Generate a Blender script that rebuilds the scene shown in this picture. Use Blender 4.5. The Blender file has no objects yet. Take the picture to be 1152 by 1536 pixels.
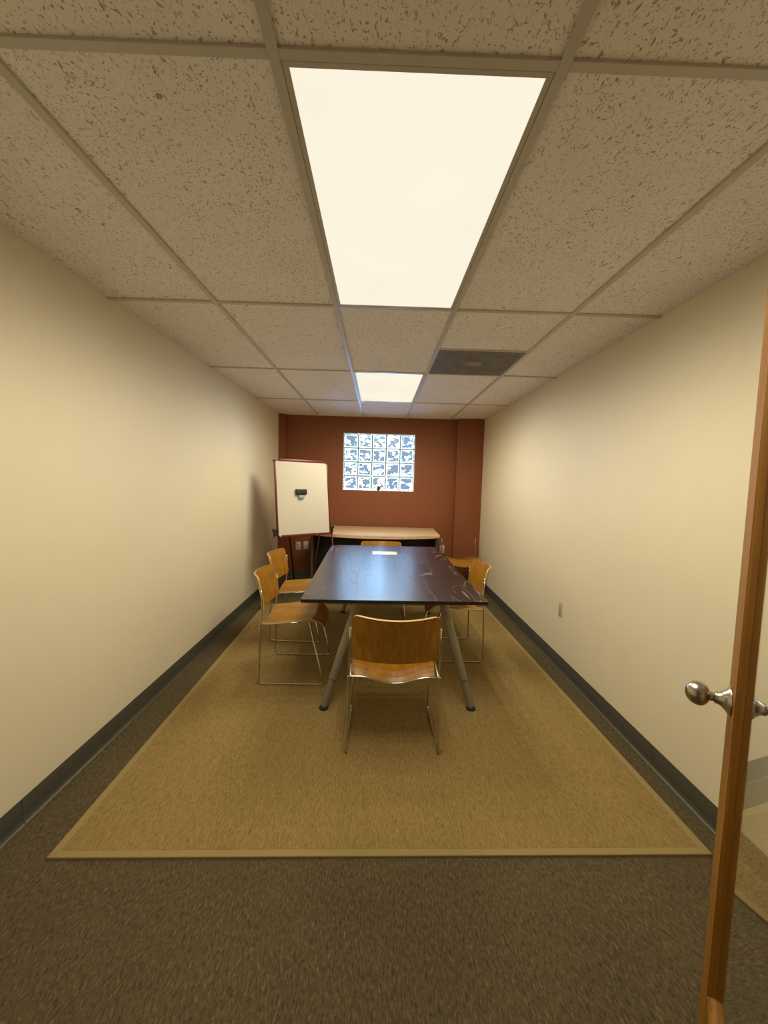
import bpy, bmesh, math, random
from mathutils import Vector, Matrix

random.seed(4)
SC = bpy.context.scene
COL = SC.collection
PI = math.pi

# ------------------------------------------------------------------ helpers
def link(o, parent=None):
    COL.objects.link(o)
    if parent is not None:
        o.parent = parent
    return o

def tag(o, label=None, cat=None, group=None, kind=None):
    if label: o['label'] = label
    if cat: o['category'] = cat
    if group: o['group'] = group
    if kind: o['kind'] = kind
    return o

def empty(name, loc=(0, 0, 0), rz=0.0, mat=None):
    o = bpy.data.objects.new(name, None)
    o.empty_display_size = .1
    link(o)
    if mat is not None:
        o.matrix_world = mat
    else:
        o.location = loc
        o.rotation_euler = (0, 0, rz)
    return o

def obj(name, bm, m, parent=None, smooth=False, auto=None):
    bmesh.ops.recalc_face_normals(bm, faces=bm.faces)
    me = bpy.data.meshes.new(name)
    bm.to_mesh(me); bm.free()
    for p in me.polygons:
        p.use_smooth = smooth or auto is not None
    if auto is not None:
        me.set_sharp_from_angle(angle=math.radians(auto))
    if m is not None:
        for mm in (m if isinstance(m, (list, tuple)) else [m]):
            me.materials.append(mm)
    return link(bpy.data.objects.new(name, me), parent)

def struct(name, bm, m, **k):
    return tag(obj(name, bm, m, **k), kind='structure')

def box(bm, x0, x1, y0, y1, z0, z1, bev=0.0, seg=2, mi=0, mat=None):
    M = Matrix.Translation(((x0+x1)/2, (y0+y1)/2, (z0+z1)/2)) @ Matrix.Diagonal((x1-x0, y1-y0, z1-z0, 1))
    r = bmesh.ops.create_cube(bm, size=1.0, matrix=M)
    vs = r['verts']
    fs = set(f for v in vs for f in v.link_faces)
    if bev > 0:
        es = list(set(e for v in vs for e in v.link_edges))
        rb = bmesh.ops.bevel(bm, geom=es, offset=bev, segments=seg, affect='EDGES', profile=.5)
        fs = set(f for f in bm.faces if f.index == -1 or f in rb['faces']) if False else set(rb['faces']) | set(f for f in fs if f.is_valid)
        vs = list(set(v for f in fs for v in f.verts))
    for f in fs:
        f.material_index = mi
    if mat is not None:
        bmesh.ops.transform(bm, matrix=mat, verts=vs)
    return vs

def fillet(pts, rads, seg=5):
    """rounds the corners of a polyline; rads one number or one per inner point"""
    pts = [Vector(p) for p in pts]
    out = [pts[0]]
    for i in range(1, len(pts)-1):
        r = rads if isinstance(rads, (int, float)) else rads[i-1]
        a, b, c = pts[i-1], pts[i], pts[i+1]
        if r <= 0:
            out.append(b); continue
        d1 = (a-b).normalized(); d2 = (c-b).normalized()
        r = min(r, (a-b).length*.45, (c-b).length*.45)
        p1 = b+d1*r; p2 = b+d2*r
        for k in range(seg+1):
            t = k/seg
            out.append(p1*(1-t)**2+b*2*t*(1-t)+p2*t*t)
    out.append(pts[-1])
    return out

def tube(bm, pts, r, n=10, cap=True, mi=0):
    pts = [Vector(p) for p in pts]
    rr = r if isinstance(r, (list, tuple)) else [r]*len(pts)
    T = []
    for i in range(len(pts)):
        if i == 0: t = pts[1]-pts[0]
        elif i == len(pts)-1: t = pts[-1]-pts[-2]
        else: t = (pts[i+1]-pts[i]).normalized()+(pts[i]-pts[i-1]).normalized()
        T.append(t.normalized())
    up = Vector((0, 0, 1)) if abs(T[0].z) < .9 else Vector((1, 0, 0))
    N = (up-T[0]*up.dot(T[0])).normalized()
    rings = []
    for i, p in enumerate(pts):
        N = (N-T[i]*N.dot(T[i])).normalized()
        B = T[i].cross(N)
        rings.append([bm.verts.new(p+(N*math.cos(2*PI*k/n)+B*math.sin(2*PI*k/n))*rr[i]) for k in range(n)])
    for i in range(len(pts)-1):
        for k in range(n):
            f = bm.faces.new((rings[i][k], rings[i][(k+1) % n], rings[i+1][(k+1) % n], rings[i+1][k]))
            f.material_index = mi
    if cap:
        bm.faces.new(list(reversed(rings[0]))).material_index = mi
        bm.faces.new(rings[-1]).material_index = mi

def lathe(bm, prof, n=28, M=None):
    """prof: list of (radius, height) along local z"""
    rings = []
    for r, h in prof:
        if r < 1e-6:
            rings.append([bm.verts.new((0, 0, h))])
        else:
            rings.append([bm.verts.new((r*math.cos(2*PI*k/n), r*math.sin(2*PI*k/n), h)) for k in range(n)])
    for a, b in zip(rings, rings[1:]):
        for k in range(n):
            q = (k+1) % n
            if len(a) == 1 and len(b) == 1: continue
            if len(a) == 1: bm.faces.new((a[0], b[q], b[k]))
            elif len(b) == 1: bm.faces.new((a[k], a[q], b[0]))
            else: bm.faces.new((a[k], a[q], b[q], b[k]))
    if len(rings[0]) > 1: bm.faces.new(list(reversed(rings[0])))
    if len(rings[-1]) > 1: bm.faces.new(rings[-1])
    if M is not None:
        bmesh.ops.transform(bm, matrix=M, verts=[v for rg in rings for v in rg])

def prism(bm, outline, z0, z1, bev=0.0, seg=2):
    """extrudes a closed outline of (x, y) from z0 to z1"""
    lo = [bm.verts.new((x, y, z0)) for x, y in outline]
    hi = [bm.verts.new((x, y, z1)) for x, y in outline]
    n = len(outline)
    fs = [bm.faces.new(list(reversed(lo))), bm.faces.new(hi)]
    for i in range(n):
        fs.append(bm.faces.new((lo[i], lo[(i+1) % n], hi[(i+1) % n], hi[i])))
    if bev > 0:
        es = [e for f in fs[:2] for e in f.edges]
        bmesh.ops.bevel(bm, geom=es, offset=bev, segments=seg, affect='EDGES', profile=.5)

def profile_y(bm, prof, y0, y1, fx):
    """extrudes an open-section profile [(d, z)] along y; fx maps d to x"""
    a = [bm.verts.new((fx(d), y0, z)) for d, z in prof]
    b = [bm.verts.new((fx(d), y1, z)) for d, z in prof]
    n = len(prof)
    for i in range(n):
        bm.faces.new((a[i], a[(i+1) % n], b[(i+1) % n], b[i]))
    bm.faces.new(a); bm.faces.new(list(reversed(b)))

def sheet(bm, fn, nu, nv, th, mi_face=0, mi_edge=1):
    """a curved plywood shell: fn(u, v) -> point, offset along the normal by th"""
    P = [[Vector(fn(i/nu, j/nv)) for j in range(nv+1)] for i in range(nu+1)]
    def nrm(i, j):
        a = P[min(i+1, nu)][j]-P[max(i-1, 0)][j]
        b = P[i][min(j+1, nv)]-P[i][max(j-1, 0)]
        c = a.cross(b)
        return c.normalized() if c.length > 1e-12 else Vector((0, 0, 1))
    A = [[bm.verts.new(P[i][j]+nrm(i, j)*th/2) for j in range(nv+1)] for i in range(nu+1)]
    B = [[bm.verts.new(P[i][j]-nrm(i, j)*th/2) for j in range(nv+1)] for i in range(nu+1)]
    for i in range(nu):
        for j in range(nv):
            bm.faces.new((A[i][j], A[i+1][j], A[i+1][j+1], A[i][j+1])).material_index = mi_face
            bm.faces.new((B[i][j], B[i][j+1], B[i+1][j+1], B[i+1][j])).material_index = mi_face
    loop = [(i, 0) for i in range(nu)]+[(nu, j) for j in range(nv)]+[(i, nv) for i in range(nu, 0, -1)]+[(0, j) for j in range(nv, 0, -1)]
    for k in range(len(loop)):
        i, j = loop[k]; i2, j2 = loop[(k+1) % len(loop)]
        bm.faces.new((A[i][j], B[i][j], B[i2][j2], A[i2][j2])).material_index = mi_edge

# ------------------------------------------------------------------ materials
class NT:
    def __init__(s, name):
        s.m = bpy.data.materials.new(name); s.m.use_nodes = True
        s.t = s.m.node_tree; s.t.nodes.clear()
        s.out = s.n('ShaderNodeOutputMaterial')
    def n(s, ty, **kw):
        nd = s.t.nodes.new(ty)
        for k, v in kw.items():
            if k.startswith('i_'):
                key = k[2:]
                key = int(key) if key.isdigit() else key.replace('_', ' ')
                nd.inputs[key].default_value = v
            else:
                setattr(nd, k, v)
        return nd
    def l(s, a, b): s.t.links.new(a, b)
    def coords(s, scale=(1, 1, 1), rot=(0, 0, 0), world=False):
        if world:
            c = s.n('ShaderNodeNewGeometry').outputs['Position']
        else:
            c = s.n('ShaderNodeTexCoord').outputs['Object']
        mp = s.n('ShaderNodeMapping'); mp.inputs['Scale'].default_value = scale
        mp.inputs['Rotation'].default_value = rot
        s.l(c, mp.inputs['Vector'])
        return mp.outputs['Vector']
    def noise(s, vec, scale, detail=4, rough=.55, dist=0.0):
        nd = s.n('ShaderNodeTexNoise')
        nd.inputs['Scale'].default_value = scale; nd.inputs['Detail'].default_value = detail
        nd.inputs['Roughness'].default_value = rough; nd.inputs['Distortion'].default_value = dist
        s.l(vec, nd.inputs['Vector'])
        return nd.outputs['Fac']
    def ramp(s, fac, stops, interp='LINEAR'):
        nd = s.n('ShaderNodeValToRGB'); cr = nd.color_ramp; cr.interpolation = interp
        while len(cr.elements) > 1: cr.elements.remove(cr.elements[-1])
        cr.elements[0].position = stops[0][0]; cr.elements[0].color = (*stops[0][1], 1) if len(stops[0][1]) == 3 else stops[0][1]
        for p, c in stops[1:]:
            e = cr.elements.new(p); e.color = (*c, 1) if len(c) == 3 else c
        s.l(fac, nd.inputs['Fac'])
        return nd.outputs['Color']
    def mix(s, a, b, fac, mode='MIX'):
        nd = s.n('ShaderNodeMix', data_type='RGBA', blend_type=mode)
        for val, idx in ((fac, 0), (a, 6), (b, 7)):
            if hasattr(val, 'links') or hasattr(val, 'is_linked'): s.l(val, nd.inputs[idx])
            elif isinstance(val, (int, float)): nd.inputs[idx].default_value = val
            else: nd.inputs[idx].default_value = (*val, 1) if len(val) == 3 else val
        return nd.outputs[2]
    def bump(s, h, strength=.2, dist=.01):
        nd = s.n('ShaderNodeBump'); nd.inputs['Strength'].default_value = strength; nd.inputs['Distance'].default_value = dist
        s.l(h, nd.inputs['Height'])
        return nd.outputs['Normal']
    def bsdf(s, col=None, rough=.5, metal=0.0, normal=None, **kw):
        b = s.n('ShaderNodeBsdfPrincipled')
        if col is not None:
            if hasattr(col, 'is_linked'): s.l(col, b.inputs['Base Color'])
            else: b.inputs['Base Color'].default_value = (*col, 1)
        if hasattr(rough, 'is_linked'): s.l(rough, b.inputs['Roughness'])
        else: b.inputs['Roughness'].default_value = rough
        b.inputs['Metallic'].default_value = metal
        if normal is not None: s.l(normal, b.inputs['Normal'])
        for k, v in kw.items(): b.inputs[k.replace('_', ' ')].default_value = v
        s.l(b.outputs[0], s.out.inputs['Surface'])
        return b

def srgb(r, g, b):
    f = lambda c: (c/255/12.92) if c/255 <= .04045 else ((c/255+.055)/1.055)**2.4
    return (f(r), f(g), f(b))

def plain(name, col, rough=.5, metal=0.0, var=.06, scale=20, bump=0.0, **kw):
    t = NT(name)
    v = t.coords()
    n = t.noise(v, scale, 4)
    lo = tuple(c*(1-var) for c in col); hi = tuple(min(1, c*(1+var)) for c in col)
    c = t.ramp(n, [(.3, lo), (.7, hi)])
    nm = t.bump(n, bump, .003) if bump else None
    t.bsdf(c, rough, metal, nm, **kw)
    return t.m

def mat_paint(name, col, rough=.6):
    t = NT(name)
    v = t.coords(world=True)
    n1 = t.noise(v, 260, 3, .6); n2 = t.noise(v, 1.3, 3)
    c = t.ramp(n2, [(.3, tuple(x*.975 for x in col)), (.7, tuple(min(1, x*1.02) for x in col))])
    t.bsdf(c, rough, 0, t.bump(n1, .12, .0015))
    return t.m

def mat_ceiling():
    t = NT('fissured_ceiling_tile')
    v = t.coords(world=True)
    # long fissures
    vs = t.coords((1.0, .5, 1), (0, 0, .25), world=True)
    f1 = t.noise(vs, 100, 2.0, .55, .9)
    m1 = t.ramp(f1, [(.322, (1, 1, 1)), (.372, (0, 0, 0))])
    f2 = t.noise(t.coords((1, .62, 1), (0, 0, -.2), world=True), 190, 1.5, .5, .5)
    m2 = t.ramp(f2, [(.33, (1, 1, 1)), (.38, (0, 0, 0))])
    dens = t.ramp(t.noise(v, 7, 2), [(.3, (.55, .55, .55)), (.55, (1, 1, 1))])
    mm = t.mix(m1, m2, 1.0, 'LIGHTEN')
    mm = t.mix(mm, dens, 1.0, 'MULTIPLY')
    base = t.ramp(t.noise(v, 3.0, 4), [(.3, (.88, .855, .86)), (.7, (.94, .915, .92))])
    grain = t.ramp(t.noise(v, 420, 2), [(.3, (.86, .86, .86)), (.7, (1, 1, 1))])
    c = t.mix(base, grain, 1.0, 'MULTIPLY')
    c = t.mix(c, (.40, .345, .275), mm)
    inv = t.n('ShaderNodeInvert'); t.l(mm, inv.inputs['Color'])
    t.bsdf(c, .95, 0, t.bump(inv.outputs[0], .4, .003), Specular_IOR_Level=.15)
    return t.m

def mat_carpet():
    t = NT('brown_loop_carpet')
    v = t.coords(world=True)
    a = t.noise(t.coords((1, .30, 1), (0, 0, .30), world=True), 170, 4, .72, .5)
    b = t.noise(v, 620, 2, .6)
    d = t.noise(v, 3.5, 3)
    c = t.ramp(a, [(.30, (.070, .051, .030)), (.47, (.133, .105, .058)), (.60, (.188, .150, .086)), (.72, (.31, .26, .16))])
    c = t.mix(c, t.ramp(b, [(.3, (.55, .53, .5)), (.7, (1, 1, 1))]), .8, 'MULTIPLY')
    c = t.mix(c, t.ramp(d, [(.3, (.88, .88, .88)), (.7, (1.0, 1.0, 1.0))]), 1.0, 'MULTIPLY')
    t.bsdf(c, .95, 0, t.bump(a, .8, .006), Specular_IOR_Level=.1)
    return t.m

def mat_rug():
    t = NT('sisal_weave')
    v = t.coords()
    a = t.noise(t.coords((1, .15, 1)), 270, 3, .65, .3)
    b = t.noise(t.coords((.4, 1, 1)), 420, 2, .6)
    w = t.n('ShaderNodeTexWave', wave_type='BANDS', bands_direction='X')
    w.inputs['Scale'].default_value = 52; w.inputs['Distortion'].default_value = 1.5; w.inputs['Detail'].default_value = 2
    w.inputs['Detail Scale'].default_value = 6
    t.l(v, w.inputs['Vector'])
    c = t.ramp(a, [(.26, (.18, .120, .042)), (.46, (.325, .232, .090)), (.60, (.38, .275, .113)), (.76, (.47, .36, .165))])
    c = t.mix(c, t.ramp(b, [(.3, (.68, .66, .6)), (.68, (1, 1, 1))]), .75, 'MULTIPLY')
    c = t.mix(c, t.ramp(w.outputs['Fac'], [(.0, (.86, .85, .82)), (.6, (1, 1, 1))]), .7, 'MULTIPLY')
    h = t.mix(a, b, .5)
    t.bsdf(c, .9, 0, t.bump(h, .8, .005), Specular_IOR_Level=.12)
    return t.m

def mat_wood(name, dark, mid, light, scale, rough=.35, ring=6.0, coat=0.0):
    """scale stretches object space: large across the grain, small along it"""
    t = NT(name)
    v = t.coords(scale)
    a = t.noise(v, 1.0, 5, .62, .6)
    b = t.noise(v, 6.0, 3, .6, .2)
    c = t.ramp(a, [(.28, dark), (.5, mid), (.72, light)])
    c = t.mix(c, t.ramp(b, [(.3, (.80, .76, .70)), (.65, (1, 1, 1))]), .55, 'MULTIPLY')
    bb = t.bsdf(c, rough, 0, t.bump(b, .06, .002), Specular_IOR_Level=.35)
    if coat:
        bb.inputs['Coat Weight'].default_value = coat; bb.inputs['Coat Roughness'].default_value = .2
    return t.m

def mat_table():
    t = NT('black_brown_oak')
    n0 = t.noise(t.coords((4.2, .62, 1.0)), 1.0, 2.0, .42, .35)
    mu = t.n('ShaderNodeMath', operation='MULTIPLY', i_1=17.0); t.l(n0, mu.inputs[0])
    fr = t.n('ShaderNodeMath', operation='FRACT'); t.l(mu.outputs[0], fr.inputs[0])
    a = t.noise(t.coords((1, .03, 1)), 260, 3, .6)
    fade = t.ramp(t.noise(t.coords((2, .5, 1)), 1.7, 2), [(.36, (.1, .1, .1)), (.55, (1, 1, 1))])
    line = t.ramp(fr.outputs[0], [(.0, (0, 0, 0)), (.80, (0, 0, 0)), (.93, (1, 1, 1)), (1.0, (0, 0, 0))])
    line = t.mix(line, fade, 1.0, 'MULTIPLY')
    c = t.mix((.017, .0068, .0062), (.17, .12, .115), line)
    c = t.mix(c, t.ramp(a, [(.3, (.65, .65, .65)), (.7, (1.2, 1.2, 1.2))]), .7, 'MULTIPLY')
    r = t.ramp(line, [(0, (.315, .315, .315)), (1, (.66, .66, .66))])
    h = t.mix(line, a, .5)
    t.bsdf(c, r, 0, t.bump(h, .03, .001), Specular_IOR_Level=1.0)
    return t.m

def mat_glass_block(x0, cw, z0, ch):
    t = NT('pressed_glass_block')
    sep = t.n('ShaderNodeSeparateXYZ'); t.l(t.n('ShaderNodeTexCoord').outputs['Object'], sep.inputs[0])
    def frac(o, a, w):
        s1 = t.n('ShaderNodeMath', operation='SUBTRACT', i_1=a); t.l(o, s1.inputs[0])
        s2 = t.n('ShaderNodeMath', operation='DIVIDE', i_1=w); t.l(s1.outputs[0], s2.inputs[0])
        s3 = t.n('ShaderNodeMath', operation='FRACT'); t.l(s2.outputs[0], s3.inputs[0])
        s4 = t.n('ShaderNodeMath', operation='SUBTRACT', i_1=.5); t.l(s3.outputs[0], s4.inputs[0])
        s5 = t.n('ShaderNodeMath', operation='ABSOLUTE'); t.l(s4.outputs[0], s5.inputs[0])
        return s5.outputs[0]
    mxn = t.n('ShaderNodeMath', operation='MAXIMUM')
    t.l(frac(sep.outputs[0], x0, cw), mxn.inputs[0]); t.l(frac(sep.outputs[2], z0, ch), mxn.inputs[1])
    inner = t.ramp(mxn.outputs[0], [(.40, (1, 1, 1)), (.43, (0, 0, 0))])
    cmb = t.n('ShaderNodeCombineXYZ'); t.l(sep.outputs[0], cmb.inputs[0]); t.l(sep.outputs[2], cmb.inputs[2])
    mp = t.n('ShaderNodeMapping'); mp.inputs['Rotation'].default_value = (0, .75, 0); mp.inputs['Scale'].default_value = (.62, 1, 1.2)
    t.l(cmb.outputs[0], mp.inputs['Vector'])
    a = t.noise(mp.outputs['Vector'], 19, 1.5, .5, 1.3)
    msk = t.ramp(a, [(.40, (0, 0, 0)), (.425, (1, 1, 1))])
    msk = t.mix(msk, inner, 1.0, 'MULTIPLY')
    rim = t.ramp(mxn.outputs[0], [(.405, (0, 0, 0)), (.435, (1, 1, 1))])
    col = t.mix((.93, 1.0, .99), (.166, .140, .107), rim)
    col = t.mix(col, (.086, .0775, .068), msk)
    tr = t.n('ShaderNodeBsdfTransparent'); t.l(col, tr.inputs['Color'])
    gl = t.n('ShaderNodeBsdfGlossy'); gl.inputs['Roughness'].default_value = .08
    t.l(t.bump(a, .5, .01), gl.inputs['Normal'])
    fr = t.n('ShaderNodeFresnel'); fr.inputs['IOR'].default_value = 1.45
    mx = t.n('ShaderNodeMixShader')
    t.l(fr.outputs[0], mx.inputs[0]); t.l(tr.outputs[0], mx.inputs[1]); t.l(gl.outputs[0], mx.inputs[2])
    t.l(mx.outputs[0], t.out.inputs['Surface'])
    return t.m

def mat_pane():
    t = NT('clear_pane_glass')
    t.bsdf((.93, .96, .94), 0.0, 0, None, Transmission_Weight=1.0, IOR=1.5)
    return t.m

def mat_emit(name, col, s, var=.04):
    t = NT(name)
    v = t.coords()
    n = t.noise(v, 2.2, 2)
    c = t.ramp(n, [(.3, tuple(x*(1-var) for x in col)), (.7, col)])
    e = t.n('ShaderNodeEmission'); e.inputs['Strength'].default_value = s
    t.l(c, e.inputs['Color']); t.l(e.outputs[0], t.out.inputs['Surface'])
    return t.m

WALL_COL = (.75, .685, .52)
M = dict(
    wall=mat_paint('cream_wall_paint', WALL_COL, .55),
    rust=mat_paint('rust_orange_paint', (.225, .068, .021), .55),
    ceil=mat_ceiling(), carpet=mat_carpet(), rug=mat_rug(),
    binding=plain('rug_binding_cloth', (.31, .228, .092), .85, var=.08, scale=300, bump=.3),
    tbar=plain('ceiling_grid_enamel', (.52, .49, .44), .45, var=.03),
    base=plain('charcoal_vinyl_base', (.062, .060, .046), .42, var=.05, scale=30),
    diff=mat_emit('lit_diffuser', (1.0, .925, .745), 1.0),
    fixture=plain('fixture_enamel', (.50, .465, .40), .4, var=.02),
    vent=plain('grey_vent_panel', (.16, .148, .122), .6, var=.25, scale=9),
    scrap=plain('pale_scrap', (.27, .25, .21), .7),
    tabletop=mat_table(),
    edge=plain('black_edge_band', (.010, .007, .007), .4),
    legsleeve=plain('grey_leg_lacquer', (.27, .245, .19), .42, .35, var=.05),
    black=plain('black_plastic', (.010, .010, .011), .45, var=.1),
    blackpanel=plain('black_laminate', (.013, .012, .012), .55, var=.1),
    greyedge=plain('dark_grey_edge', (.075, .07, .06), .5),
    ply_seat=mat_wood('oak_ply_seat', (.245, .100, .008), (.335, .152, .013), (.42, .21, .028), (42, 3.0, 42), .36, coat=.12),
    ply_back=mat_wood('oak_ply_back', (.245, .100, .008), (.335, .152, .013), (.42, .21, .028), (42, 42, 3.0), .36, coat=.12),
    ply_edge=plain('ply_edge', (.60, .40, .19), .45, var=.12, scale=200),
    chrome=plain('chrome_rod', (.62, .58, .50), .17, 1.0, var=.02),
    glide=plain('clear_glide', (.30, .27, .2), .4),
    maple=mat_wood('maple_laminate', (.62, .43, .27), (.69, .50, .33), (.74, .56, .38), (3, 40, 40), .32),
    board=plain('whiteboard_enamel', (.625, .595, .52), .03, var=.01, scale=3, Specular_IOR_Level=.5),
    red=plain('red_lacquer', (.135, .010, .010), .35, var=.05),
    pad=plain('grey_blue_felt', (.28, .40, .43), .8),
    plate=plain('ivory_plate', (.60, .53, .38), .4, var=.02),
    slot=plain('dark_slot', (.05, .042, .03), .5),
    paper=plain('white_sheet', (.86, .87, .88), .25, var=.01),
    mortar=plain('grey_mortar', (.40, .52, .50), .8, var=.1, scale=60),
    reveal=plain('white_reveal', (.82, .80, .76), .6, var=.03),
    pane=mat_pane(),
    fir=mat_wood('stained_fir', (.17, .066, .005), (.25, .105, .010), (.32, .145, .018), (55, 55, 2.2), .45),
    nickel=plain('satin_nickel', (.46, .43, .385), .27, 1.0, var=.02),
    whitetrim=plain('painted_trim', (.70, .62, .48), .5),
)

# ------------------------------------------------------------------ room
XL, XR, YB, ZC = -1.39, 1.43, 5.695, 2.285
YH = -1.7            # end of the hallway behind the doorway
YF0, YF1 = .04, .17  # front wall thickness
OX0, OX1, OZ = -.60, .30, 2.06

bm = bmesh.new(); box(bm, XL-.1, XR+.1, YH-.1, YB+.1, -.10, 0); struct('floor', bm, M['carpet'])
bm = bmesh.new(); box(bm, XL-.12, XL, YH-.1, YB, 0, 2.45); struct('wall_left', bm, M['wall'])
bm = bmesh.new(); box(bm, XR, XR+.12, YH-.1, YB, 0, 2.45); struct('wall_right', bm, M['wall'])
bm = bmesh.new(); box(bm, XL-.12, XR+.12, YH-.1, YH, 0, 2.45); struct('wall_rear', bm, M['wall'])
# front wall with the doorway the camera stands in
bm = bmesh.new()
box(bm, XL, OX0, YF0, YF1, 0, ZC+.03); box(bm, OX1+.02, XR, YF0, YF1, 0, ZC+.03); box(bm, OX0, OX1+.02, YF0, YF1, OZ+.02, ZC+.03)
struct('wall_front', bm, M['wall'])
bm = bmesh.new()
for (a, b, c, d, e, f) in ((OX0-.06, OX0, YF1, YF1+.012, 0, OZ+.08), (OX1+.02, OX1+.08, YF1, YF1+.012, 0, OZ+.08), (OX0, OX1+.02, YF1, YF1+.012, OZ+.02, OZ+.08),
                           (OX0, OX0+.018, YF0, YF1, 0, OZ+.02), (OX0, OX1+.02, YF0, YF1, OZ, OZ+.02), (OX1+.002, OX1+.02, YF0, YF1-.03, 0, OZ)):
    box(bm, a, b, c, d, e, f, .003, 1)
struct('trim_2', bm, M['fir'])

# back wall with window hole
WX0, WX1, WZ0, WZ1 = -.508, .494, 1.272, 2.068
bm = bmesh.new()
T = .24
box(bm, XL-.12, WX0, YB, YB+T, 0, 2.45); box(bm, WX1, XR+.12, YB, YB+T, 0, 2.45)
box(bm, WX0, WX1, YB, YB+T, 0, WZ0); box(bm, WX0, WX1, YB, YB+T, WZ1, 2.45)
struct('wall_back', bm, M['rust'])
# the two shallow piers
bm = bmesh.new(); box(bm, XL, -1.303, YB-.093, YB, 0, ZC); struct('wall_back_left_pier', bm, M['rust'])
bm = bmesh.new(); box(bm, 1.066, XR, YB-.105, YB, 0, ZC); struct('wall_back_right_pier', bm, M['rust'])

# ceiling: tiles just above the grid
bm = bmesh.new(); box(bm, XL-.1, XR+.1, YH-.1, YB+.1, ZC+.008, ZC+.03); struct('ceiling', bm, M['ceil'])
GX = [-.8527+.6096*i for i in range(4)]
GY = [.9123+1.2192*j for j in range(-2, 4)]
bm = bmesh.new()
for x in GX: box(bm, x-.012, x+.012, YF1, YB, ZC, ZC+.0085, .001, 1)
for y in GY:
    if y > YF1:
        for a, b in zip([XL]+[g+.012 for g in GX], [g-.012 for g in GX]+[XR]):
            box(bm, a, b, y-.012, y+.012, ZC+.0006, ZC+.0085, .001, 1)
# half-length tee that frames the vent, wall angles
box(bm, GX[2]+.012, GX[3]-.012, 2.131+.6096-.012, 2.131+.6096+.004, ZC+.0006, ZC+.0085, .001, 1)
struct('trim_1', bm, M['tbar'])

# vinyl cove base: upright band and a curled toe
PROF = [(0, 0), (.0, .104), (.0025, .106), (.0040, .103), (.0040, .026), (.0065, .014), (.0115, .006), (.0165, .0025), (.0165, 0)]
def base_run(name, runs, f):
    bm = bmesh.new()
    for y0, y1 in runs: profile_y(bm, PROF, y0, y1, f)
    return struct(name, bm, M['base'], auto=40)
base_run('baseboard_left', [(YF1, 1.529), (1.531, 4.40), (4.402, YB-.093)], lambda d: XL+d)
base_run('baseboard_right', [(YF1, 1.929), (1.931, 4.9), (4.902, YB-.105)], lambda d: XR-d)
def base_x(bm, x0, x1, yw):
    a = [bm.verts.new((x0, yw-d, z)) for d, z in PROF]; b = [bm.verts.new((x1, yw-d, z)) for d, z in PROF]
    n = len(PROF)
    for i in range(n): bm.faces.new((a[i], a[(i+1) % n], b[(i+1) % n], b[i]))
    bm.faces.new(a); bm.faces.new(list(reversed(b)))
bm = bmesh.new()
base_x(bm, XL, -1.303, YB-.093); base_x(bm, -1.303, 1.066, YB); base_x(bm, 1.066, XR, YB-.105)
struct('baseboard_back', bm, M['base'], auto=40)

# glass block window
w = tag(empty('window_1', (0, YB, WZ0)), 'glass block window, five blocks by four, in the rust orange wall', 'window', kind='structure')
NX, NZ = 5, 4
fw = .007
bm = bmesh.new()
ox0, ox1, oz1 = WX0, WX1, WZ1-WZ0
for a in ((ox0, ox0+fw, 0, oz1), (ox1-fw, ox1, 0, oz1), (ox0+fw, ox1-fw, 0, fw), (ox0+fw, ox1-fw, oz1-fw, oz1)):
    box(bm, a[0], a[1], .002, T-.02, a[2], a[3])
obj('frame', bm, M['reveal'], w)
cw = (ox1-ox0-2*fw)/NX; ch = (oz1-2*fw)/NZ
bm = bmesh.new()
for i in range(1, NX): x = ox0+fw+i*cw; box(bm, x-.0045, x+.0045, .012, .09, fw, oz1-fw)
for j in range(1, NZ): z = fw+j*ch; box(bm, ox0+fw, ox1-fw, .0122, .0898, z-.0045, z+.0045)
obj('mortar_joints', bm, M['mortar'], w)
bm = bmesh.new()
for i in range(NX):
    for j in range(NZ):
        x = ox0+fw+i*cw; z = fw+j*ch
        box(bm, x+.0047, x+cw-.0047, .022, .098, z+.0047, z+ch-.0047, .004, 1)
obj('glass_blocks', bm, mat_glass_block(ox0+fw, cw, fw, ch), w, auto=30)

# ------------------------------------------------------------------ ceiling lights
def light_fixture(y0, label):
    r = empty('ceiling_light', (0, 0, ZC))
    tag(r, label, 'ceiling light', 'flat troffer lights in the ceiling grid')
    x0, x1 = GX[1]+.013, GX[2]-.013; a, b = y0+.013, y0+1.2192-.013
    e = .014
    bm = bmesh.new()
    for q in ((x0, x0+e, a, b), (x1-e, x1, a, b), (x0+e, x1-e, a, a+e), (x0+e, x1-e, b-e, b)):
        box(bm, q[0], q[1], q[2], q[3], .0015, .0079, .0008, 1)
    obj('frame', bm, M['fixture'], r)
    bm = bmesh.new(); box(bm, x0+e, x1-e, a+e, b-e, .004, .0075)
    obj('diffuser', bm, M['diff'], r)
    return x0+e, x1-e, a+e, b-e
LIGHT_W = 0.0
def lamps(x0, x1, y0, y1, power, nx=3, ny=5, tint=(1.0, .89, .655)):
    for i in range(nx):
        for j in range(ny):
            L = bpy.data.lights.new('ceiling_lamp', 'SPOT')
            L.energy = power/(nx*ny); L.color = tint
            L.spot_size = PI; L.spot_blend = .62; L.shadow_soft_size = 0.0
            o = bpy.data.objects.new('ceiling_lamp', L)
            o.location = (x0+(x1-x0)*(i+.5)/nx, y0+(y1-y0)*(j+.5)/ny, ZC-.004)
            link(o)
P1 = 88.0
P2 = 103.0
b1 = light_fixture(GY[2], 'large lit ceiling panel nearest the viewer, over the bare rug')
b2 = light_fixture(GY[4], 'smaller-looking lit ceiling panel near the rust wall, beyond the table')
lamps(*b1, P1); lamps(*b2, P2)

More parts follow.
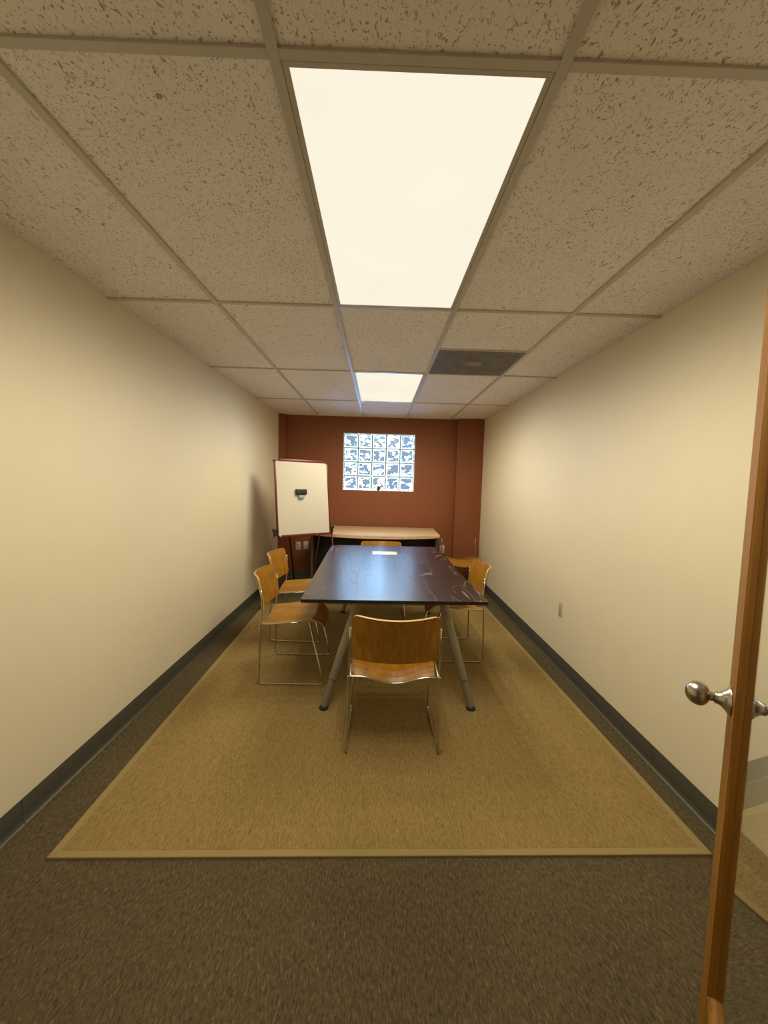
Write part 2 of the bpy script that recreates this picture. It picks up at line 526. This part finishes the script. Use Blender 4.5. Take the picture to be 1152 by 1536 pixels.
# dark vent panel
r = tag(empty('ceiling_vent', (0, 0, ZC)), 'dark grey square vent panel in the ceiling right of the far light', 'ceiling vent')
vx0, vx1, vy0, vy1 = GX[2]+.013, GX[3]-.013, 2.131+.6096+.005, 3.351-.013
bm = bmesh.new(); box(bm, vx0, vx1, vy0, vy1, .003, .0078); obj('panel', bm, M['vent'], r)
bm = bmesh.new()
for k in range(1, 30):
    x = vx0+(vx1-vx0)*k/30
    box(bm, x-.0022, x+.0022, vy0, vy1, .0012, .0031)
g = obj('grille', bm, M['vent'], r)
bm = bmesh.new()
lathe(bm, [(0, -.006), (.030, -.005), (.052, -.001), (.058, .004)], 16, Matrix.Translation((.665, 3.03, .0)) @ Matrix.Diagonal((1.25, 1.0, 1, 1)))
tag(obj('bulge', bm, M['scrap'], r, smooth=True), 'paler grey bulge in the middle of the panel')

# ------------------------------------------------------------------ rug
RA = math.radians(1.2)
rug = empty('area_rug', (-1.172, 1.381, 0), RA)
tag(rug, 'large tan sisal rug with plain bound edge under the table and chairs', 'rug')
RW, RL, RT, RBW = 2.496, 3.06, .010, .030
bm = bmesh.new(); box(bm, RBW, RW-RBW, RBW, RL-RBW, .0, RT-.001); obj('weave', bm, M['rug'], rug)
bm = bmesh.new()
def bstrip(p):
    lo = [bm.verts.new((x, y, 0)) for x, y in p]; hi = [bm.verts.new((x, y, RT)) for x, y in p]
    fs = [bm.faces.new(hi), bm.faces.new(list(reversed(lo)))]
    for i in range(4): fs.append(bm.faces.new((lo[i], lo[(i+1) % 4], hi[(i+1) % 4], hi[i])))
    bmesh.ops.bevel(bm, geom=[hi_e for hi_e in fs[0].edges], offset=.003, segments=2, affect='EDGES', profile=.5)
b_ = RBW
bstrip([(0, 0), (RW, 0), (RW-b_, b_), (b_, b_)]); bstrip([(RW, 0), (RW, RL), (RW-b_, RL-b_), (RW-b_, b_)])
bstrip([(RW, RL), (0, RL), (b_, RL-b_), (RW-b_, RL-b_)]); bstrip([(0, RL), (0, 0), (b_, b_), (b_, RL-b_)])
obj('edge_binding', bm, M['binding'], rug)
ZR = RT

# ------------------------------------------------------------------ table
TA = math.radians(1.5)
tb = empty('conference_table', (.090, 3.294, ZR), TA)
tag(tb, 'long dark brown wood-grain table on splayed grey legs, middle of the rug', 'table')
TW, TL, TZ = 1.10, 1.99, .716-ZR
def rrect(w, l, r, n=5):
    o = []
    for cx, cy, a in ((w/2-r, l/2-r, 0), (-w/2+r, l/2-r, 90), (-w/2+r, -l/2+r, 180), (w/2-r, -l/2+r, 270)):
        for k in range(n+1):
            t = math.radians(a+90*k/n); o.append((cx+r*math.cos(t), cy+r*math.sin(t)))
    return o
bm = bmesh.new(); prism(bm, rrect(TW, TL, .006), TZ-.020, TZ, .0012, 1)
for f in bm.faces:
    f.material_index = 0 if f.normal.z > .9 or f.calc_center_median().z > TZ-.0014 else 1
bm.normal_update()
for f in bm.faces:
    f.material_index = 0 if f.normal.z > .3 else 1
obj('tabletop', bm, [M['tabletop'], M['edge']], tb)
for sy in (-1, 1):
    for sx in (-1, 1):
        yb = sy*(TL/2-.090); xb = .040+sx*.455; xt = .040+sx*.255
        foot = Vector((xb, yb, .012)); top = Vector((xt, yb-sy*.015, TZ-.022))
        d = (top-foot)
        j = foot+d*.265
        bm = bmesh.new()
        tube(bm, [foot+d*.01, j-d*.006], .0212, 20)
        tube(bm, [j-d*.006, j], .0190, 20)
        tube(bm, [j, j+d*.003, j+d*.006, top-d*.002], [.0245, .0264, .0264, .0264], 20)
        lg = obj('leg', bm, M['legsleeve'], tb, auto=25)
        bm = bmesh.new()
        lathe(bm, [(.027, 0), (.0295, .004), (.0285, .010), (.023, .016), (.0195, .022)], 22, Matrix.Translation((xb, yb, 0)))
        obj('foot', bm, M['black'], lg, auto=40)
    bm = bmesh.new(); box(bm, -.30, .30, sy*(TL/2-.11)-.03, sy*(TL/2-.11)+.03, TZ-.034, TZ-.0202, .004, 1)
    obj('leg_bracket', bm, M['black'], tb)
bm = bmesh.new()
for sx in (-1, 1): box(bm, sx*.26-.02, sx*.26+.02, -TL/2+.15, TL/2-.15, TZ-.040, TZ-.0202, .004, 1)
obj('under_frame', bm, M['black'], tb)
# white sheet
bm = bmesh.new(); box(bm, -.118, .118, -.078, .078, 0, .0035, .001, 1)
sh = obj('paper_sheet', bm, M['paper']); sh.location = (.073, 3.845, .7165); sh.rotation_euler = (0, 0, TA)
tag(sh, 'small white sheet lying flat on the far end of the dark table', 'paper')

# ------------------------------------------------------------------ chairs
R_ROD = .0056
def make_chair():
    r = empty('plywood_chair')
    # seat shell
    def seat(u, v):
        y = .008+.455*v
        hw = .205+.014*math.sin(PI*min(1, v*1.05))
        if v > .72: hw -= .060*((v-.72)/.28)**2.2
        x = (2*u-1)*hw
        s = abs(2*u-1)
        dip = .5+.5*math.cos(PI*min(1, s*1.02))
        zb = .410+.034*min(1, v/.75)
        z = zb-.032*dip*(1-.55*min(1, v/.8))+.004*s*s
        if v > .70:
            q = (v-.70)/.30
            z -= .078*q**1.9
            y -= .036*q**2.2
        return (x, y, z)
    bm = bmesh.new(); sheet(bm, seat, 20, 22, .010)
    obj('seat', bm, [M['ply_seat'], M['ply_edge']], r, auto=50)
    # backrest shell with rounded corners
    def back(u, v):
        hw, hh = .219, .1225; rc = .034 if v > .5 else .014
        X = (2*u-1)*hw; Z = (2*v-1)*hh
        # round the corners
        ax = abs(X)-(hw-rc)
        az = abs(Z)-(hh-rc)
        if ax > 0 and az > 0:
            d = max(ax, az); L = math.hypot(ax, az)
            k = d/L if L > 1e-9 else 1
            X = math.copysign(hw-rc+ax*k, X); Z = math.copysign(hh-rc+az*k, Z)
        s = X/hw
        zz = .6165+Z
        t = (Z+hh)/(2*hh)
        y = .028-.040*t**1.3-(.034+.038*t)*(1-abs(s)**2.0)
        zz += -.008*(1-s*s)*(1-t) - .008*(1-s*s)*t
        return (X, y, zz)
    bm = bmesh.new(); sheet(bm, back, 26, 18, .011)
    bk = obj('backrest', bm, [M['ply_back'], M['ply_edge']], r, auto=50)
    for s in (-1, 1):
        bm = bmesh.new()
        lathe(bm, [(.0055, -.004), (.0055, .004), (.003, .006)], 12, Matrix.Translation((s*.2290, .012, .656)) @ Matrix.Rotation(s*PI/2, 4, 'Y'))
        obj('bolt', bm, M['chrome'], bk, smooth=True)
    for s in (-1, 1):
        bm = bmesh.new()
        pts = [(s*.2275, .010, .664), (s*.2290, .020, .54), (s*.2340, .008, .42), (s*.2375, .000, R_ROD), (s*.2375, .435, R_ROD), (s*.2240, .335, .435)]
        tube(bm, fillet(pts, [.06, .08, .022, .022]), R_ROD, 10)
        sf = obj('side_frame', bm, M['chrome'], r, smooth=True)
        for yy in (.06, .385):
            bm = bmesh.new(); box(bm, s*.2375-.007, s*.2375+.007, yy-.016, yy+.016, .0002, .0085, .002, 1)
            obj('glide', bm, M['glide'], sf)
    bm = bmesh.new()
    zr = lambda x: .409-.034*(.5+.5*math.cos(PI*min(1, abs(x)/.19)))
    tube(bm, [(x, .006, zr(x)) for x in [-.237+.474*i/28 for i in range(29)]], R_ROD, 10)
    for s in (-1, 1):
        tube(bm, [(s*.2235, .006, .4095), (s*.2250, .16, .423), (s*.2240, .335, .435)], R_ROD*.9, 8)
    tube(bm, [(x, .335, .435-.020*(.5+.5*math.cos(PI*min(1, abs(x)/.2)))) for x in [-.2240+.448*i/20 for i in range(21)]], R_ROD*.9, 8)
    obj('seat_frame', bm, M['chrome'], r, smooth=True)
    return r

def dup(root, loc, rz, label, skip=()):
    r = root.copy(); link(r); r.location = loc; r.rotation_euler = (0, 0, rz); r['label'] = label
    for ch in list(root.children):
        if ch.name.split('.')[0] in skip: continue
        c = ch.copy(); link(c); c.parent = r
        for g in list(ch.children):
            d = g.copy(); link(d); d.parent = c
    return r

D = math.radians
chair = make_chair()
tag(chair, 'honey wood chair at the near end of the table, its back towards the viewer', 'chair', 'plywood chairs with chrome sled legs')
chair.location = (.105, 1.968, ZR); chair.rotation_euler = (0, 0, D(0.3))
dup(chair, (-.784, 2.888, ZR), D(-90+1.2), 'honey wood chair on the left of the table, the one nearer the viewer')
dup(chair, (-.893, 3.636, ZR), D(-90-3.0), 'honey wood chair on the left of the table, beside the easel, farther from the viewer')
dup(chair, (.846, 3.298, ZR), D(90+1.4), 'honey wood chair on the right of the table, facing the table')
dup(chair, (.045, 4.375, ZR), D(180+1.5), 'honey wood chair at the far end of the table, backed by the desk')
dup(chair, (1.105, 5.44, 0), D(180+1.0), 'chair without a backrest, bare chrome uprights, in the back right corner', skip=('backrest',))

# ------------------------------------------------------------------ desk
dk = empty('bow_front_desk', (-.03, 5.2, 0), D(-.6))
tag(dk, 'desk with bowed pale maple top and black panels against the rust wall', 'desk')
DZ = .768
o = [(-.80, .458), (.815, .458), (.800, -.305), (.785, -.335)]
for k in range(1, 24):
    t = k/24; x = .785-1.57*t
    o.append((x, -.335-.205*(1-(abs(x)/.785)**2.0)))
o += [(-.785, -.335), (-.80, -.305)]
bm = bmesh.new(); prism(bm, list(reversed(o)), DZ-.034, DZ, .012, 4)
obj('desktop', bm, M['maple'], dk, auto=35)
for s in (-1, 1):
    bm = bmesh.new(); box(bm, s*.765-.016, s*.765+.016, -.30, .44, 0, DZ-.0345, .002, 1)
    obj('end_panel', bm, M['greyedge'], dk)
bm = bmesh.new(); box(bm, -.748, .748, -.06, -.04, .17, DZ-.0345, .002, 1)
obj('modesty_panel', bm, M['blackpanel'], dk)

# ------------------------------------------------------------------ easel
TH, LA = .657, .124
U = Vector((math.cos(TH), math.sin(TH), 0)); NN = Vector((math.sin(TH), -math.cos(TH), 0))
V = Vector((0, 0, 1))*math.cos(LA)-NN*math.sin(LA)
Nn = U.cross(V)
f_ = .655/.70
B0 = Vector((-1.140*f_, 4.569*f_, 1.406+(.753-1.406)*f_)); BWd, BHt = .655, .876*f_
es = empty('easel', (B0.x+U.x*.32, B0.y+U.y*.32, 0))
tag(es, 'red-framed whiteboard easel standing in the left back corner beside the desk', 'easel')
inv = Matrix.Translation(-es.location)
BM = inv @ Matrix(((U.x, Nn.x*-1, V.x, B0.x), (U.y, Nn.y*-1, V.y, B0.y), (U.z, Nn.z*-1, V.z, B0.z), (0, 0, 0, 1)))
# board frame axes: x along the width, y backwards, z up the board
def bobj(name, bm, m, parent=es, **k):
    bmesh.ops.transform(bm, matrix=BM, verts=bm.verts)
    return obj(name, bm, m, parent, **k)
bm = bmesh.new(); box(bm, .016, BWd-.014, -.004, .006, .006, BHt-.014, .0015, 1)
bd = bobj('whiteboard', bm, M['board'])
for a_, b__ in ((0, .016), (BWd-.014, BWd)):
    bm = bmesh.new(); box(bm, a_, b__, -.012, .016, .0, BHt-.01, .004, 2)
    tag(bobj('side_rail', bm, M['red'], bd, auto=40), 'red side rail')
bm = bmesh.new()
box(bm, .05, BWd-.02, -.010, .020, BHt-.014, BHt+.014, .005, 2)
tag(bobj('pad_clamp', bm, M['red'], bd, auto=40), 'red clamp bar along the top edge')
bm = bmesh.new()
box(bm, .045, BWd-.004, -.020, .014, -.018, .004, .004, 2)
tag(bobj('tray', bm, M['red'], bd, auto=40), 'dark red tray along the bottom edge')
for x, z in ((.006, BHt-.012), (BWd-.010, BHt-.012), (.018, -.010), (BWd-.006, -.006)):
    bm = bmesh.new(); box(bm, x-.014, x+.014, -.014, .018, z-.010, z+.010, .004, 2)
    bobj('corner_cap', bm, M['black'], bd, auto=40)
bm = bmesh.new(); box(bm, .0165, .052, -.0055, .004, -.016, .02, .002, 1)
bobj('white_corner', bm, M['board'], bd)
# clamps and legs
BI = BM.inverted()
def at_floor(x, y):    # board-plan offsets from the bottom left corner, on the floor
    return inv @ (Vector((B0.x, B0.y, 0))+U*x-NN*y)
for s, xk in ((-1, -.022), (1, BWd+.020)):
    bm = bmesh.new()
    box(bm, xk-.026, xk+.022, -.02, .02, .045, .078, .006, 2)
    box(bm, xk-.016, xk+.012, -.016, .018, .005, .05, .005, 2)
    cl = bobj('leg_clamp', bm, M['black'], es, auto=40)
    bm = bmesh.new()
    top = BM @ Vector((xk, 0, .05)); ft = at_floor(xk+(-.127 if s < 0 else .10), .07); ft.z = (ZR if s < 0 else 0)+.010
    tube(bm, [top, ft], .0085, 10)
    lg = obj('leg', bm, M['red'], es, smooth=True)
    bm = bmesh.new(); lathe(bm, [(.012, 0), (.013, .02), (.010, .03)], 12, Matrix.Translation((ft.x, ft.y, ft.z-.0095))); obj('foot', bm, M['black'], lg, smooth=True)
for s, x0, z0 in ((-1, .10, .70), (1, BWd-.06, .30)):
    bm = bmesh.new()
    top = BM @ Vector((x0, .022, z0)); ft = at_floor(.66, .93) if s < 0 else at_floor(BWd-.13, .22); ft.z = .0098
    tube(bm, [top, ft], .0085, 10)
    lg = tag(obj('leg', bm, M['black'] if s < 0 else M['red'], es, smooth=True), 'rear leg')
    bm = bmesh.new(); lathe(bm, [(.012, 0), (.013, .02), (.010, .03)], 12, Matrix.Translation((ft.x, ft.y, ft.z-.0095))); obj('foot', bm, M['black'], lg, smooth=True)
bm = bmesh.new(); box(bm, .06, BWd-.06, .012, .03, .27, .32, .003, 1)
bobj('hinge_bar', bm, M['black'], es)
# eraser
er = empty('magnetic_eraser', mat=Matrix.Translation(es.location) @ BM @ Matrix.Translation((.295, -.0045, BHt*.575)))
tag(er, 'small black magnetic eraser stuck on the middle of the whiteboard', 'eraser')
bm = bmesh.new(); box(bm, -.066, .066, -.030, 0, -.030, .030, .007, 3); obj('body', bm, M['black'], er, auto=40)
bm = bmesh.new()
prism(bm, [(-.030, -.036), (.030, -.036), (.036, .0), (-.036, .0)], 0, .028, .005, 2)
bmesh.ops.transform(bm, matrix=Matrix.Translation((0, 0, -.0305-.006)) @ Matrix.Rotation(PI/2, 4, 'X'), verts=bm.verts)
tag(obj('pad', bm, M['pad'], er, auto=40), 'pale blue-grey pad below the black body')

# ------------------------------------------------------------------ outlets
def outlet(label, loc, rz, blank=False):
    r = empty('wall_outlet', loc, rz)
    tag(r, label, 'outlet', 'ivory wall outlets')
    bm = bmesh.new(); box(bm, -.035, .035, -.006, 0, -.0575, .0575, .003, 2); obj('cover_plate', bm, M['plate'], r, auto=40)
    if not blank:
        for s in (-1, 1):
            bm = bmesh.new(); box(bm, -.016, .016, -.0085, -.0055, s*.0195-.0135, s*.0195+.0135, .005, 2)
            k = obj('receptacle', bm, M['plate'], r, auto=40)
            bm = bmesh.new()
            for q in (-.006, .006): box(bm, q-.0018, q+.0018, -.0090, -.0080, s*.0195-.004, s*.0195+.006)
            box(bm, -.002, .002, -.0090, -.0080, s*.0195-.0095, s*.0195-.0055)
            obj('slot', bm, M['slot'], k)
    else:
        bm = bmesh.new(); box(bm, -.009, .009, -.0085, -.0055, -.016, .016, .002, 1); obj('jack', bm, M['plate'], r, auto=40)
    return r
outlet('ivory double outlet on the rust wall under the easel, left one of two', (-1.122, YB, .462), 0)
outlet('ivory jack plate on the rust wall under the easel, close to the desk', (-1.012, YB, .472), 0, True)
outlet('ivory outlet on the rust wall just right of the desk', (.925, YB, .462), 0)
outlet('ivory outlet low on the cream right-hand wall', (XR, 3.037, .4525), PI/2)

# little bottle on the window ledge
bm = bmesh.new()
lathe(bm, [(0, 0), (.016, 0), (.019, .006), (.019, .040), (.012, .050), (.007, .056), (.007, .072), (0, .074)], 18)
bt = obj('small_bottle', bm, M['slot'], None, smooth=True); bt.location = (-.004, YB+.0005, WZ0+fw)
bt.scale = (1.25, .6, 1.15)
tag(bt, 'tiny dark bottle standing at the foot of the glass block window', 'bottle')

# ------------------------------------------------------------------ glass door
PHI, CG, REC = D(36.0), .155, .014
nd = Vector((math.cos(PHI), -math.sin(PHI), 0)); dd = Vector((math.sin(PHI), math.cos(PHI), 0))
Lc = Vector((.811, .876, 0))
Lc = Lc+nd*((CG-REC)-nd.dot(Lc))                 # latch corner of the room-side face
DW = .860
# local frame: x from hinge to latch, y through the door (0 = visible face), z up
DM = Matrix(((dd.x, nd.x, 0, Lc.x-dd.x*DW), (dd.y, nd.y, 0, Lc.y-dd.y*DW), (0, 0, 1, .012), (0, 0, 0, 1)))
dr = empty('door_1', mat=DM)
tag(dr, 'open glazed door with stained wood frame at the right edge', 'door', kind='structure')
TH2 = REC*2+.006
SW, DH = .0934, 2.03
RB, RTp = .292, .11
bm = bmesh.new(); box(bm, DW-SW, DW, 0, TH2, 0, DH, .0015, 1); obj('stile', bm, M['fir'], dr)
bm = bmesh.new(); box(bm, 0, SW, 0, TH2, 0, DH, .0015, 1); obj('stile', bm, M['fir'], dr)
bm = bmesh.new(); box(bm, SW, DW-SW, .0005, TH2-.0005, 0, RB-.012); obj('bottom_rail', bm, M['fir'], dr)
bm = bmesh.new(); box(bm, SW, DW-SW, .0005, TH2-.0005, DH-RTp, DH); obj('top_rail', bm, M['fir'], dr)
# glazing stops: sloped beads around the glass on both faces
def bead(side):
    bm = bmesh.new()
    y0, y1 = (.0015, REC) if side == 0 else (TH2-.0015, TH2-REC)
    x0, x1, z0, z1 = SW+.0022, DW-SW-.0022, RB-.012, DH-RTp
    g = .009
    outer = [(x0, z0), (x1, z0), (x1, z1), (x0, z1)]
    inner = [(x0+g, z0+g+.004), (x1-g, z0+g+.004), (x1-g, z1-g), (x0+g, z1-g)]
    mid = [(x0+g*.35, z0+g*.55), (x1-g*.35, z0+g*.55), (x1-g*.35, z1-g*.35), (x0+g*.35, z1-g*.35)]
    A = [bm.verts.new((x, y0, z)) for x, z in outer]; Mi = [bm.verts.new((x, y0*.72+y1*.28, z)) for x, z in mid]; I = [bm.verts.new((x, y1, z)) for x, z in inner]
    O = [bm.verts.new((x, y1, z)) for x, z in outer]
    for i in range(4):
        k = (i+1) % 4
        bm.faces.new((A[i], A[k], Mi[k], Mi[i])); bm.faces.new((Mi[i], Mi[k], I[k], I[i])); bm.faces.new((O[i], O[k], A[k], A[i]))
        bm.faces.new((I[i], I[k], O[k], O[i]))
    obj('glazing_bead', bm, M['fir'], dr)
bead(0); bead(1)
bm = bmesh.new(); box(bm, SW+.002, DW-SW-.002, REC, REC+.006, RB-.008, DH-RTp-.002)
obj('glass_pane', bm, M['pane'], dr)
KX, KZ = DW-.040, .945-.012
for s, yy in ((-1, 0), (1, TH2)):
    Mx = Matrix.Translation((KX, yy, KZ)) @ Matrix.Rotation(PI/2 if s < 0 else -PI/2, 4, 'X')
    bm = bmesh.new()
    pr = [(.0105, .026), (.0095, .030), (.0100, .034)]
    for k in range(0, 13):
        t = k/12; a = PI*t
        pr.append((max(.0265*math.sin(a)**.85*(1-.10*math.cos(a)*-1), .0105 if k < 2 else 0.0), .036+.038*(1-math.cos(a))*.60))
    pr[-1] = (0.0, pr[-1][1])
    lathe(bm, pr, 32, Mx)
    kb = obj('knob', bm, M['nickel'], dr, auto=50)
    bm = bmesh.new()
    lathe(bm, [(.0305, 0), (.0315, .002), (.0300, .0045), (.022, .010), (.0150, .018), (.0125, .024), (.0135, .0255), (.0125, .028), (.0105, .029)], 32, Mx)
    obj('rosette', bm, M['nickel'], kb, auto=50)
for z in (.25, 1.0, 1.75):
    bm = bmesh.new(); tube(bm, [(-.004, TH2-.004, z), (-.004, TH2-.004, z+.09)], .005, 10); obj('hinge', bm, M['nickel'], dr, smooth=True)

# ------------------------------------------------------------------ daylight
wd = bpy.data.worlds.new('world'); SC.world = wd; wd.use_nodes = True
nt = wd.node_tree
bg = nt.nodes['Background']
bg.inputs['Color'].default_value = (.31, .56, 1.0, 1)
bg.inputs['Strength'].default_value = 125.0

# ------------------------------------------------------------------ camera
f_px, p, y, rr = 604.97, .0756, .0147, .0275
cp, sp, cy, sy = math.cos(p), math.sin(p), math.cos(y), math.sin(y)
fwd = Vector((sy*cp, cy*cp, -sp)); right = Vector((cy, -sy, 0)); up = right.cross(fwd)
ra = right*math.cos(rr)+up*math.sin(rr); ub = -right*math.sin(rr)+up*math.cos(rr)
cam = bpy.data.cameras.new('camera'); co = bpy.data.objects.new('camera', cam); link(co)
cam.sensor_fit = 'HORIZONTAL'; cam.sensor_width = 36; cam.lens = 36*f_px/1152
cam.clip_start = .02
co.matrix_world = Matrix(((ra.x, ub.x, -fwd.x, 0), (ra.y, ub.y, -fwd.y, 0), (ra.z, ub.z, -fwd.z, 1.406), (0, 0, 0, 1)))
SC.camera = co

vs = SC.view_settings
SC.display_settings.display_device = 'sRGB'
vs.view_transform = 'Standard'; vs.look = 'None'; vs.gamma = 1.0; vs.use_curve_mapping = False
vs.exposure = 0.0
SC.cycles.max_bounces = 12; SC.cycles.diffuse_bounces = 8; SC.cycles.glossy_bounces = 6
SC.cycles.transmission_bounces = 8; SC.cycles.transparent_max_bounces = 12
SC.cycles.sample_clamp_indirect = 8.0
SC.cycles.use_denoising = True
